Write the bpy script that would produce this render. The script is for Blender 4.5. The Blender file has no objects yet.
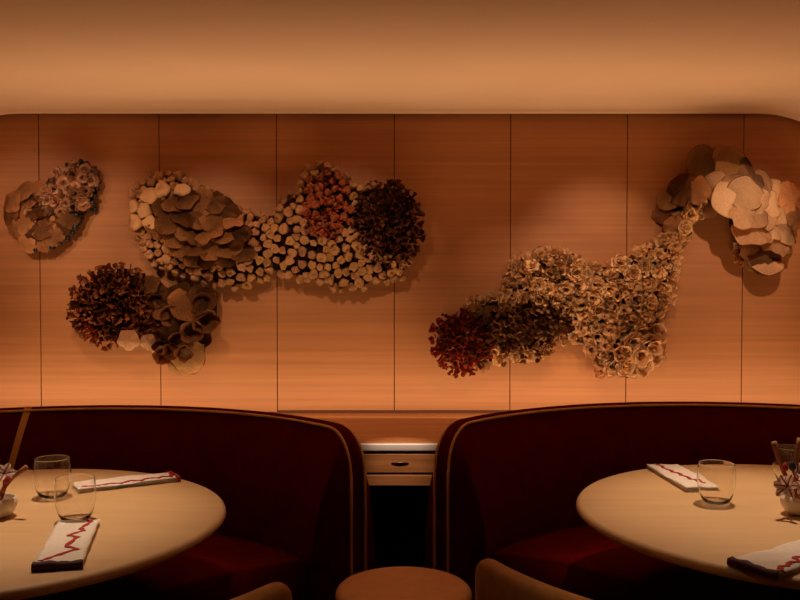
import bpy, bmesh, math, random
from mathutils import Vector, Matrix, noise
R = math.radians
random.seed(7)
SC = bpy.context.scene
COL = SC.collection

# ------------------------------------------------------------------ helpers
def link(o, parent=None):
    COL.objects.link(o)
    if parent is not None:
        o.parent = parent
    return o

def obj(name, bm, mat, parent=None, smooth=True, kind=None, label=None):
    me = bpy.data.meshes.new(name)
    bmesh.ops.recalc_face_normals(bm, faces=bm.faces[:])
    bm.to_mesh(me); bm.free()
    me.materials.append(mat)
    if smooth:
        me.polygons.foreach_set('use_smooth', [True] * len(me.polygons))
    o = bpy.data.objects.new(name, me)
    link(o, parent)
    if kind: o['kind'] = kind
    if label: o['label'] = label
    return o

def thing(name, label, cat, loc=(0, 0, 0), rz=0.0, group=None):
    o = bpy.data.objects.new(name, None)
    o.empty_display_size = .05
    link(o)
    o.location = loc
    o.rotation_euler = (0, 0, rz)
    o['label'] = label; o['category'] = cat
    if group: o['group'] = group
    return o

def tag(o, label, cat, group=None):
    o['label'] = label; o['category'] = cat
    if group: o['group'] = group
    return o

def dup(root, loc, rz, label, group=None):
    r = root.copy(); COL.objects.link(r)
    r.location = loc; r.rotation_euler = (0, 0, rz); r['label'] = label
    if group: r['group'] = group
    for ch in list(root.children):
        c = ch.copy(); COL.objects.link(c); c.parent = r
        for g in list(ch.children):
            d = g.copy(); COL.objects.link(d); d.parent = c
    return r

def add_box(bm, x0, x1, y0, y1, z0, z1, bev=0.0, seg=2):
    r = bmesh.ops.create_cube(bm, size=1.0)
    vs = r['verts']
    for v in vs:
        v.co = Vector(((x0 + x1) / 2 + v.co.x * (x1 - x0), (y0 + y1) / 2 + v.co.y * (y1 - y0), (z0 + z1) / 2 + v.co.z * (z1 - z0)))
    if bev > 0:
        es = list({e for v in vs for e in v.link_edges})
        bmesh.ops.bevel(bm, geom=es, offset=bev, segments=seg, affect='EDGES', profile=.5)
    return bm

def box(*a, **k):
    return add_box(bmesh.new(), *a, **k)

def lathe(prof, seg=48, bm=None, closed=False):
    """prof: list of (r, z); r==0 makes a pole"""
    bm = bm or bmesh.new()
    rings = []
    for r, z in prof:
        if r < 1e-6:
            rings.append([bm.verts.new((0, 0, z))])
        else:
            rings.append([bm.verts.new((r * math.cos(2 * math.pi * i / seg), r * math.sin(2 * math.pi * i / seg), z)) for i in range(seg)])
    prs = list(zip(rings, rings[1:]))
    if closed: prs.append((rings[-1], rings[0]))
    for a, b in prs:
        for i in range(seg):
            j = (i + 1) % seg
            if len(a) == 1 and len(b) == 1: continue
            if len(a) == 1: bm.faces.new((a[0], b[i], b[j]))
            elif len(b) == 1: bm.faces.new((a[i], a[j], b[0]))
            else: bm.faces.new((a[i], a[j], b[j], b[i]))
    return bm

def tube(pts, rad, seg=8, bm=None):
    """round tube along points; rad a number or list"""
    bm = bm or bmesh.new()
    pts = [Vector(p) for p in pts]
    n = len(pts)
    rs = rad if isinstance(rad, (list, tuple)) else [rad] * n
    t0 = (pts[1] - pts[0]).normalized()
    up = Vector((0, 0, 1)) if abs(t0.z) < .9 else Vector((1, 0, 0))
    nrm = (up - t0 * up.dot(t0)).normalized()
    rings = []
    for i, p in enumerate(pts):
        t = ((pts[min(i + 1, n - 1)] - pts[max(i - 1, 0)])).normalized()
        nrm = (nrm - t * nrm.dot(t))
        if nrm.length < 1e-6: nrm = t.orthogonal()
        nrm.normalize()
        b = t.cross(nrm)
        rings.append([bm.verts.new(p + (nrm * math.cos(2 * math.pi * k / seg) + b * math.sin(2 * math.pi * k / seg)) * rs[i]) for k in range(seg)])
    for a, b in zip(rings, rings[1:]):
        for k in range(seg):
            bm.faces.new((a[k], a[(k + 1) % seg], b[(k + 1) % seg], b[k]))
    bm.faces.new(rings[0][::-1]); bm.faces.new(rings[-1])
    return bm

def sweep(sections, cap=True, closed=True):
    """sections: list of equal-length point lists -> skinned surface"""
    bm = bmesh.new()
    rings = [[bm.verts.new(p) for p in s] for s in sections]
    m = len(rings[0])
    for a, b in zip(rings, rings[1:]):
        for k in range(m if closed else m - 1):
            bm.faces.new((a[k], a[(k + 1) % m], b[(k + 1) % m], b[k]))
    if cap and closed:
        bm.faces.new(rings[0][::-1]); bm.faces.new(rings[-1])
    return bm

def lerp(a, b, t): return a + (b - a) * t
def sstep(a, b, x):
    t = max(0., min(1., (x - a) / (b - a)))
    return t * t * (3 - 2 * t)

# ------------------------------------------------------------------ materials
def mat(name, base, rough=.6, metal=0., **kw):
    m = bpy.data.materials.new(name); m.use_nodes = True
    b = m.node_tree.nodes['Principled BSDF']
    b.inputs['Base Color'].default_value = (*base, 1)
    b.inputs['Roughness'].default_value = rough
    b.inputs['Metallic'].default_value = metal
    for k, v in kw.items():
        b.inputs[k].default_value = v
    return m

def noise_mat(name, c1, c2, scale=(8, 8, 8), rough=.6, detail=4, bump=0., bump_scale=None, coords='Object', vary=0., stops=(.35, .65), **kw):
    m = mat(name, c1, rough, **kw)
    nt = m.node_tree; N = nt.nodes; L = nt.links
    b = N['Principled BSDF']
    tc = N.new('ShaderNodeTexCoord'); mp = N.new('ShaderNodeMapping')
    mp.inputs['Scale'].default_value = scale
    L.new(tc.outputs[coords], mp.inputs['Vector'])
    tx = N.new('ShaderNodeTexNoise'); tx.inputs['Scale'].default_value = 1; tx.inputs['Detail'].default_value = detail
    L.new(mp.outputs[0], tx.inputs['Vector'])
    cr = N.new('ShaderNodeValToRGB')
    cr.color_ramp.elements[0].color = (*c1, 1); cr.color_ramp.elements[1].color = (*c2, 1)
    cr.color_ramp.elements[0].position, cr.color_ramp.elements[1].position = stops
    L.new(tx.outputs['Fac'], cr.inputs['Fac'])
    out = cr.outputs['Color']
    if vary:
        oi = N.new('ShaderNodeObjectInfo'); hs = N.new('ShaderNodeHueSaturation')
        mr = N.new('ShaderNodeMapRange'); mr.inputs['To Min'].default_value = 1 - vary; mr.inputs['To Max'].default_value = 1 + vary
        L.new(oi.outputs['Random'], mr.inputs['Value']); L.new(mr.outputs[0], hs.inputs['Value'])
        L.new(out, hs.inputs['Color']); out = hs.outputs['Color']
    L.new(out, b.inputs['Base Color'])
    if bump:
        t2 = tx
        if bump_scale:
            t2 = N.new('ShaderNodeTexNoise'); t2.inputs['Scale'].default_value = bump_scale
            L.new(tc.outputs[coords], t2.inputs['Vector'])
        bp = N.new('ShaderNodeBump'); bp.inputs['Strength'].default_value = bump; bp.inputs['Distance'].default_value = .004
        L.new(t2.outputs['Fac'], bp.inputs['Height']); L.new(bp.outputs[0], b.inputs['Normal'])
    return m

M = {}
M['wood_panel'] = noise_mat('oak_veneer', (.375, .140, .041), (.465, .183, .057), (.9, 3, 60), .6, 5, .06, stops=(.3, .7))
M['wood_shelf'] = noise_mat('oak_shelf', (.42, .16, .05), (.58, .25, .09), (2, 40, 40), .4, 5)
M['wood_drawer'] = noise_mat('oak_drawer', (.40, .16, .05), (.55, .23, .08), (3, 40, 50), .45, 5)
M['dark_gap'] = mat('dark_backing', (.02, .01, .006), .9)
M['groove'] = mat('panel_groove', (.10, .03, .009), .8)
M['plaster'] = noise_mat('warm_plaster', (.70, .47, .30), (.74, .50, .33), (1.5, 1.5, 1.5), .85, 3)
M['floor'] = noise_mat('dark_carpet', (.010, .006, .005), (.018, .010, .008), (60, 60, 60), .95, 3)
M['dark_wall'] = mat('dark_lacquer_wall', (.05, .025, .015), .8)
M['velvet'] = noise_mat('burgundy_velvet', (.105, .0012, .0025), (.14, .002, .0035), (14, 14, 14), .9, 3)
for k in ('velvet',):
    b = M[k].node_tree.nodes['Principled BSDF']
    b.inputs['Sheen Weight'].default_value = .06; b.inputs['Sheen Tint'].default_value = (.6, .02, .02, 1); b.inputs['Specular IOR Level'].default_value = .05
M['piping'] = mat('old_gold_piping', (.90, .52, .18), .45)
M['gold_strip'] = mat('brass_strip', (.75, .42, .14), .45, .1)
M['brass'] = mat('polished_nosing', (.95, .86, .8), .4, .1)
M['black_metal'] = mat('black_metal', (.015, .012, .01), .4, .5)
M['handle'] = mat('dark_bronze_handle', (.12, .06, .03), .35, .8)
M['table'] = noise_mat('pale_oak_tabletop', (.64, .425, .225), (.69, .465, .25), (3, 26, 26), .55, 4)
M['leather'] = noise_mat('tan_leather', (.56, .29, .10), (.64, .34, .125), (30, 30, 30), .5, 4, .1)
M['stool'] = noise_mat('tan_stool_leather', (.48, .20, .075), (.54, .235, .09), (26, 26, 26), .45, 4, .08)
M['linen'] = noise_mat('white_linen', (.80, .74, .70), (.86, .80, .76), (90, 90, 90), .9, 3, .1)
M['red_thread'] = mat('red_thread', (.42, .012, .015), .8)
M['dark_hem'] = mat('dark_maroon_hem', (.05, .006, .012), .8)
M['ceramic'] = mat('white_ceramic', (.80, .72, .64), .35)
M['twig'] = noise_mat('brown_twig', (.24, .08, .03), (.42, .17, .06), (60, 60, 20), .7, 3)
M['red_stem'] = mat('red_stem', (.40, .02, .02), .5)
M['leaf_dark'] = mat('dark_leaf', (.02, .012, .03), .5)
M['glass'] = mat('clear_glass', (1, .99, .98), .0, 0, **{'Transmission Weight': 1.0, 'IOR': 1.38})
# striped petals
def petal_mat():
    m = mat('striped_petal', (.85, .75, .7), .6)
    nt = m.node_tree; N = nt.nodes; L = nt.links
    tc = N.new('ShaderNodeTexCoord'); w = N.new('ShaderNodeTexWave')
    w.bands_direction = 'Y'; w.inputs['Scale'].default_value = 28; w.inputs['Distortion'].default_value = 1.5
    L.new(tc.outputs['Object'], w.inputs['Vector'])
    cr = N.new('ShaderNodeValToRGB')
    cr.color_ramp.elements[0].color = (.36, .02, .03, 1); cr.color_ramp.elements[1].color = (.86, .76, .72, 1)
    cr.color_ramp.elements[0].position = .12; cr.color_ramp.elements[1].position = .38
    L.new(w.outputs['Fac'], cr.inputs['Fac']); L.new(cr.outputs[0], N['Principled BSDF'].inputs['Base Color'])
    return m
M['petal'] = petal_mat()
# relief sculptures
def relief(name, c1, c2, s=25, vary=.22, rough=.8):
    return noise_mat(name, c1, c2, (s, s, s), rough, 3, .25 if s > 14 else .08, s * 3, vary=vary, **{'Specular IOR Level': .12})
M['bud_tan'] = relief('tan_blossom', (.24, .105, .040), (.46, .23, .105))
M['bud_pale'] = relief('pale_blossom', (.46, .235, .10), (.60, .34, .16), vary=.1)
M['bud_red'] = relief('red_blossom', (.17, .035, .013), (.30, .08, .028))
M['bud_ochre'] = relief('ochre_blossom', (.28, .13, .042), (.44, .23, .08))
M['cap_brown'] = relief('brown_fungus', (.20, .075, .022), (.32, .135, .047), 14)
M['cap_deep'] = relief('deep_brown_fungus', (.15, .055, .017), (.27, .11, .036), 14)
M['cap_orange'] = relief('orange_tan_petal', (.44, .18, .065), (.58, .27, .11), 14)
M['cap_pink'] = relief('pinkish_frill', (.66, .36, .20), (.80, .48, .30), 20)
M['cap_pale'] = relief('pale_shell', (.70, .42, .22), (.80, .51, .29), 12, .1)
M['cap_olive'] = relief('olive_brown_shell', (.40, .20, .065), (.50, .27, .10), 12, .12)
M['ruffle_brown'] = relief('rust_ruffle', (.36, .11, .036), (.56, .21, .075), 40, .35)
M['ruffle_dark'] = relief('dark_maroon_ruffle', (.12, .034, .018), (.25, .08, .034), 40, .35)
M['ruffle_red'] = relief('crimson_ruffle', (.33, .045, .02), (.54, .12, .05), 40, .35)
M['ruffle_olive'] = relief('olive_ruffle', (.32, .14, .04), (.54, .27, .09), 40, .35)
M['coral'] = relief('cream_coral', (.80, .49, .23), (.90, .62, .34), 30, .14)
M['coral_gold'] = relief('golden_coral', (.80, .48, .20), (.90, .58, .28), 30, .14)
M['shell_edge'] = relief('peach_frill', (.78, .47, .23), (.88, .58, .32), 20, .12)
M['seed'] = mat('blue_black_seed', (.016, .014, .016), .3)
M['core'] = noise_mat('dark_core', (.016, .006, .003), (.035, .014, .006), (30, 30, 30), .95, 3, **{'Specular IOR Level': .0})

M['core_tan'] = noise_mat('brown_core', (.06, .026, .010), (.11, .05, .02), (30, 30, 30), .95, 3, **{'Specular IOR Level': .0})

# ------------------------------------------------------------------ camera
CAM_Z = 1.40; F = 900.0; PITCH = math.atan((300 - 276) / F)
cd = bpy.data.cameras.new('camera'); cam = bpy.data.objects.new('camera', cd); link(cam)
cam.location = (0, 0, CAM_Z); cam.rotation_euler = (math.pi / 2 - PITCH, 0, 0)
cd.sensor_width = 36; cd.lens = F / 800 * 36; cd.clip_start = .05
SC.camera = cam
def ray(px, py):
    d = Vector(((px - 400) / F, 1, -(py - 300) / F))
    c, s = math.cos(PITCH), math.sin(PITCH)
    return Vector((d.x, d.y * c + d.z * s, -d.y * s + d.z * c))
def on_depth(px, py, y):          # point of the photo on the vertical plane at depth y
    d = ray(px, py); k = y / d.y
    return Vector((d.x * k, y, CAM_Z + d.z * k))

# ------------------------------------------------------------------ setting
WY = 4.45                          # face of the panelled wall
XL, XR = -2.36, 2.36
o = obj('floor', box(XL - .3, XR + .3, -1.8, WY + .3, -.1, 0), M['floor'], smooth=False, kind='structure')
# panelled wall: oak boards over a dark backing
bm = bmesh.new()
seams = [on_depth(x, 276, WY).x for x in (40, 160, 277, 394.3, 510.3, 626.6, 742.5)]
pw = .578
seams = [seams[0] - pw] + seams + [seams[-1] + pw]
edges = [XL - .25] + seams + [XR + .25]
for i, (a, b_) in enumerate(zip(edges, edges[1:])):
    zb = .722 + (.003 if i < 4 else .012)
    add_box(bm, a + .002, b_ - .002, WY, WY + .02, zb, 2.42, .0015, 1)
wall = obj('wall_back', bm, M['wood_panel'], smooth=False, kind='structure')
obj('wall_backing', box(XL - .3, XR + .3, WY + .006, WY + .2, .66, 2.5), M['groove'], wall, smooth=False)
obj('wall_lower', box(XL - .3, XR + .3, WY + .0, WY + .02, 0, .66), M['dark_wall'], wall, smooth=False)

CZ = 2.232                         # ceiling height
def profile(off):                  # opening outline, inset by off
    rl, rr = .50, .62
    pts = [(XL + off, 0), (XL + off, .8)]
    for k in range(17):
        a = math.pi - k / 16 * math.pi / 2
        pts.append((XL + rl + (rl - off) * math.cos(a), CZ - rl + (rl - off) * math.sin(a)))
    for k in range(17):
        a = math.pi / 2 - k / 16 * math.pi / 2
        pts.append((XR - rr + (rr - off) * math.cos(a), CZ - rr + (rr - off) * math.sin(a)))
    return pts + [(XR - off, .8), (XR - off, 0)]
secs = []
for y, off in [(-1.8, 0)] + [(4.32 + .055 * math.sin(a), .042 * (1 - math.cos(a))) for a in [R(q) for q in range(0, 91, 10)]] + [(4.405, .042), (4.415, .03), (4.415, -.12)]:
    secs.append([(x, y, z) for x, z in profile(off)])
bm = sweep(secs, cap=False, closed=False)
obj('ceiling', bm, M['plaster'], kind='structure')
obj('wall_left', box(XL - .1, XL - .004, -1.8, WY - .03, 0, CZ - .50), M['plaster'], smooth=False, kind='structure')
obj('wall_right', box(XR + .004, XR + .1, -1.8, WY - .03, 0, CZ - .62), M['plaster'], smooth=False, kind='structure')
obj('wall_front', box(XL - .3, XR + .3, -1.9, -1.8, 0, 2.5), M['dark_wall'], smooth=False, kind='structure')

# shelf behind the banquettes, with its polished nosing, and the drawer below
SF = 3.62
sh = thing('wall_shelf', 'long oak shelf along the panelled wall with a bright front edge', 'shelf', (0, 0, 0))
obj('shelf_board', box(XL, XR, SF + .035, WY, .684, .7226, .003, 2), M['wood_shelf'], sh, smooth=False)
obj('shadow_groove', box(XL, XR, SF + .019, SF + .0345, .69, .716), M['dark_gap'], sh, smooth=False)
obj('front_edge', box(XL, XR, SF - .004, SF + .0185, .692, .7225, .005, 3), M['brass'], sh, label='polished bright metal front edge')
dr = thing('drawer_cabinet', 'small oak drawer box below the shelf between the two banquettes', 'drawer', (0, 0, .55))
obj('body', box(-.34, .34, SF + .025, SF + .40, 0, .132, .002, 1), M['wood_drawer'], dr, smooth=False)
dw = obj('drawer_front', box(-.32, .32, SF + .001, SF + .0245, .053, .130, .003, 2), M['wood_drawer'], dr, smooth=False)
obj('drawer_handle', tube([(-.035 + .07 * k / 10, SF - .001 - .002 * math.sin(math.pi * k / 10), .094 + .002 * math.sin(math.pi * k / 10)) for k in range(11)], [.0015 + .0025 * math.sin(math.pi * k / 10) for k in range(11)]), M['handle'], dw, label='dark bronze pull')
obj('lower_rail', box(-.32, .32, SF + .003, SF + .0245, 0, .045, .003, 2), M['wood_drawer'], dr, smooth=False)
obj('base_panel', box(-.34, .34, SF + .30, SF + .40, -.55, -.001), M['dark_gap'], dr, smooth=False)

# ------------------------------------------------------------------ banquettes
def banquette(name, label, cx, cy, rtop, ph0, ph1, strip_deg=None):
    t = thing(name, label, 'banquette', (cx, cy, 0), 0, 'curved velvet banquettes')
    H, RC = .893, .145
    n = 64
    phs = [ph0 + (ph1 - ph0) * (k / n) for k in range(n + 1)]
    # finer steps near both ends
    fine = [ph0 + R(RC * 57.3 / rtop) * (1 - math.cos(q * math.pi / 20)) for q in range(0, 11)]
    fine2 = [ph1 - (f - ph0) for f in fine][::-1]
    phs = fine + [p for p in phs if fine[-1] + .02 < p < fine2[0] - .02] + fine2
    def top(ph):
        s = min(ph - ph0, ph1 - ph) * rtop
        return H if s >= RC else H - RC + math.sqrt(max(0, RC ** 2 - (RC - s) ** 2))
    def lean(ph):
        s = min(ph - ph0, ph1 - ph) * rtop
        return .135
    def rin(ph, h):
        return rtop - lean(ph) * (1 - max(0, min(1, (h - .46) / (H - .018 - .46))) ** 2.2)
    def pt(ph, r, h): return (r * math.cos(ph), r * math.sin(ph), h)
    secs = []
    for ph in phs:
        T = top(ph)
        s = []
        for k in range(9):                       # inner face, bottom to top
            h = lerp(.05, T - .018, k / 8)
            puff = .008 * math.sin(math.pi * k / 8)
            s.append(pt(ph, rin(ph, h) - puff, h))
        for k in range(1, 6):                    # rounded top
            a = math.pi - math.pi * k / 6
            s.append(pt(ph, rtop + .026 + .026 * math.cos(a), T - .018 + .018 * math.sin(a)))
        for k in range(9):                       # outer face, padded
            h = lerp(T - .018, .05, k / 8)
            s.append(pt(ph, rtop + .052 + .040 * math.sin(math.pi * min(1, k / 8 * 1.0)) ** .6, h))
        secs.append(s)
    obj('backrest', sweep(secs), M['velvet'], t)
    for rr, nm in ((rtop - .001, 'piping'), (rtop + .051, 'piping')):
        path = [pt(ph0 - .004, rr, h) for h in [.06 + k * (H - RC - .07) / 8 for k in range(9)]]
        for ph in phs:
            path.append(pt(ph if ph > ph0 + .001 else ph0 - .004, rr, top(ph) - .014 + .003))
        path += [pt(ph1 + .004, rr, h) for h in [.06 + k * (H - RC - .07) / 8 for k in range(9)]][::-1]
        obj(nm, tube(path, .0052, 8), M['piping'], t, label='old gold piping')
    # seat cushion ring
    secs = []
    m = 40
    for k in range(m + 1):
        ph = lerp(ph0 + .03, ph1 - .03, k / m)
        ro = rin(ph, .46) - .004
        ri = .46
        e = min(k, m - k) / m
        prof = [(ri + .03, .30), (ri, .33), (ri, .43), (ri + .012, .455), (ri + .04, .468), (lerp(ri, ro, .5), .478), (ro - .03, .472), (ro, .462), (ro, .30)]
        secs.append([pt(ph, r, h) for r, h in prof])
    obj('seat_cushion', sweep(secs), M['velvet'], t)
    secs = []
    for k in range(m + 1):
        ph = lerp(ph0 + .035, ph1 - .035, k / m)
        ro = rin(ph, .2) - .02
        secs.append([pt(ph, r, h) for r, h in ((.54, .0), (.54, .298), (ro, .298), (ro, .0))])
    obj('base', sweep(secs), M['black_metal'], t, smooth=False)
    if strip_deg:
        a0, a1 = R(strip_deg[0]), R(strip_deg[1])
        secs = []
        for k in range(15):
            f = k / 14
            h = lerp(.48, H + .002, f)
            a = lerp(a1, a0, f)
            hh = min(h, H - .018)
            r0 = rin(a, hh) - .008 * math.sin(math.pi * min(1, (hh - .05) / (H - .07)))
            if k == 14: r0 += .012
            w = .0115
            secs.append([pt(a - w, r0 - .006, h), pt(a + w, r0 - .006, h), pt(a + w, r0 + .01, h), pt(a - w, r0 + .01, h)])
        obj('seam_strip', sweep(secs), M['gold_strip'], t, smooth=False, label='gold upright strip')
    return t

TL = (-1.11, 2.40); TR = (1.130, 2.48)
banquette('banquette', 'curved burgundy velvet banquette on the left, with an upright gold strip', *TL, 1.10, R(30.5), R(152), (107, 113))
banquette('banquette', 'curved burgundy velvet banquette on the right, plain without gold strip', *TR, 1.12, R(28), R(149.5))

# ------------------------------------------------------------------ tables
TH = .75
def table(label, x, y, r):
    t = thing('round_table', label, 'table', (x, y, 0), 0, 'round dining tables')
    prof = [(0, TH)] + [(r * q, TH) for q in (.3, .6, .85)] + [(r - .016, TH)]
    for k in range(1, 13):
        a = math.pi / 2 - math.pi * k / 12
        prof.append((r - .016 + .016 * math.cos(a) - (.018 * (k - 6) / 6 if k > 6 else 0), TH - .016 + .016 * math.sin(a)))
    prof += [(r * .6, TH - .040), (0, TH - .040)]
    obj('tabletop', lathe(prof, 128), M['table'], t)
    obj('pedestal', lathe([(0, TH - .0445), (.16, TH - .0445), (.15, TH - .06), (.05, TH - .09), (.045, .12), (.07, .05), (0, .05)], 40), M['black_metal'], t)
    obj('base_plate', lathe([(0, .0), (.26, .0), (.265, .01), (.25, .03), (.08, .05), (0, .05)], 64), M['black_metal'], t)
    return t
table('round pale oak table on the left, in front of the banquette with the gold strip', *TL, .632)
table('round pale oak table on the right, in front of the plain banquette', *TR, .630)

# ------------------------------------------------------------------ stool and chairs
st = thing('round_stool', 'round tan leather stool standing between the two banquettes', 'stool', (.010, 2.45, .012))
prof = [(0, .541), (.08, .541), (.145, .538)]
for k in range(0, 9):
    a = R(80) - R(170) * k / 8
    prof.append((.164 + .024 * math.cos(a), .513 + .024 * math.sin(a)))
prof += [(.15, .485), (0, .485)]
obj('cushion', lathe(prof, 72), M['stool'], st)
obj('seam_piping', lathe([(.1835 + .004 * math.cos(k * math.pi / 3), .4865 + .004 * math.sin(k * math.pi / 3)) for k in range(6)], 72, closed=True), M['stool'], st)
obj('body', lathe([(0, .04), (.168, .04), (.174, .05), (.18, .30), (.180, .478), (.15, .484), (0, .484)], 72), M['stool'], st)
obj('plinth', lathe([(0, -.012), (.155, -.012), (.155, .0395), (0, .0395)], 56), M['black_metal'], st, smooth=False)

def make_chair(name, label, loc, rz):
    t = thing(name, label, 'chair', loc, rz, 'tub chairs at the tables')
    secs = []
    n = 30
    a0, a1 = R(253), R(287)
    Hh, rc = .775, .045
    ro = .90
    arc = [a0 + (a1 - a0) * k / n for k in range(n + 1)]
    cap = [a0 + rc / ro * (1 - math.cos(R(q))) for q in (0, 15, 30, 45, 60, 75, 90)]
    cap2 = [a0 + a1 - c for c in cap][::-1]
    arc = cap + [a for a in arc if cap[-1] + .03 < a < cap2[0] - .03] + cap2
    for a in arc:
        s_ = min(a - a0, a1 - a) * ro
        T = Hh if s_ >= rc else Hh - rc + math.sqrt(max(0, rc * rc - (rc - s_) ** 2))
        th = .046 if s_ >= rc else .046 * (.45 + .55 * math.sqrt(max(0, 1 - (1 - s_ / rc) ** 2)))
        mid = ro - .023
        prof = []
        B = .30
        for k in range(7): prof.append((mid + th / 2, lerp(B, T - .02, k / 6)))
        for k in range(1, 6):
            q = math.pi * k / 6
            prof.append((mid + th / 2 * math.cos(q), T - .02 + .02 * math.sin(q)))
        for k in range(7): prof.append((mid - th / 2, lerp(T - .02, B, k / 6)))
        secs.append([(r * math.cos(a), .62 + r * math.sin(a), h) for r, h in prof])
    obj('backrest', sweep(secs), M['leather'], t)
    # seat: rounded cushion
    bm = bmesh.new()
    out = []
    for k in range(40):
        a = 2 * math.pi * k / 40
        c, s = math.cos(a), math.sin(a)
        e = 2 / 3.2
        out.append((.212 * abs(c) ** e * (1 if c >= 0 else -1), .015 + .20 * abs(s) ** e * (1 if s >= 0 else -1)))
    rings = []
    for f, h in ((.93, .34), (1, .36), (1, .42), (.97, .44), (.9, .452), (.5, .462)):
        rings.append([bm.verts.new((x * f, .015 + (y - .015) * f, h)) for x, y in out])
    for a, b in zip(rings, rings[1:]):
        for k in range(40): bm.faces.new((a[k], a[(k + 1) % 40], b[(k + 1) % 40], b[k]))
    bm.faces.new(rings[0][::-1]); bm.faces.new(rings[-1])
    obj('seat', bm, M['leather'], t)
    for sx, sy in ((1, 1), (-1, 1), (1, -1), (-1, -1)):
        obj('leg', tube([(sx * .15, .015 + sy * .13, .345), (sx * .17, .015 + sy * .155, .0)], [.016, .010], 12), M['black_metal'], t)
    return t
ch = make_chair('tub_chair', 'tan leather tub chair with low curved back at the right table', (.512, 1.945, 0), R(-52))
dup(ch, (-.570, 1.830, 0), R(45), 'tan leather tub chair with low curved back at the left table')

# ------------------------------------------------------------------ things on the tables
TZ = TH + .0004
def tumbler(label, x, y, fill, hh=.115, r=.053, first=[None]):
    if first[0] is None:
        t = thing('glass_tumbler', label, 'glass', (x, y, TZ), 0, 'stemless tumblers')
        outer = [(0, 0), (.020, 0), (.026, .0004), (.034, .004), (.0395, .0105), (.043, .018), (.0472, .030), (.050, .042), (.0525, .056), (.0535, .068), (.0533, .080), (.0525, .092), (.0512, .104), (.0499, .1135), (.0497, .1146), (.0493, .1151)]
        inner = [(.0488, .1151), (.0485, .1146), (.0486, .1135), (.0499, .104), (.0512, .092), (.0520, .080), (.0522, .068), (.0512, .056), (.0487, .042), (.0459, .031), (.0416, .020), (.036, .0125), (.030, .0085), (.020, .0065), (.010, .006), (0, .006)]
        obj('bowl', lathe(outer + inner, 64), M['glass'], t)
        first[0] = t
        return t
    return dup(first[0], (x, y, TZ), 0, label, 'stemless tumblers')
tumbler('clear tumbler at the back of the left table, next to the flower bowl', -1.022, 2.63, 0)
tumbler('clear tumbler on the left table standing behind the napkin with the zigzag', -.862, 2.375, 0)
tumbler('clear tumbler on the right table beside the end of a white napkin', .905, 2.56, 0)
tumbler('clear tumbler on the right table, partly hidden behind the flower bowl', 1.222, 2.80, 0)

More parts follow.
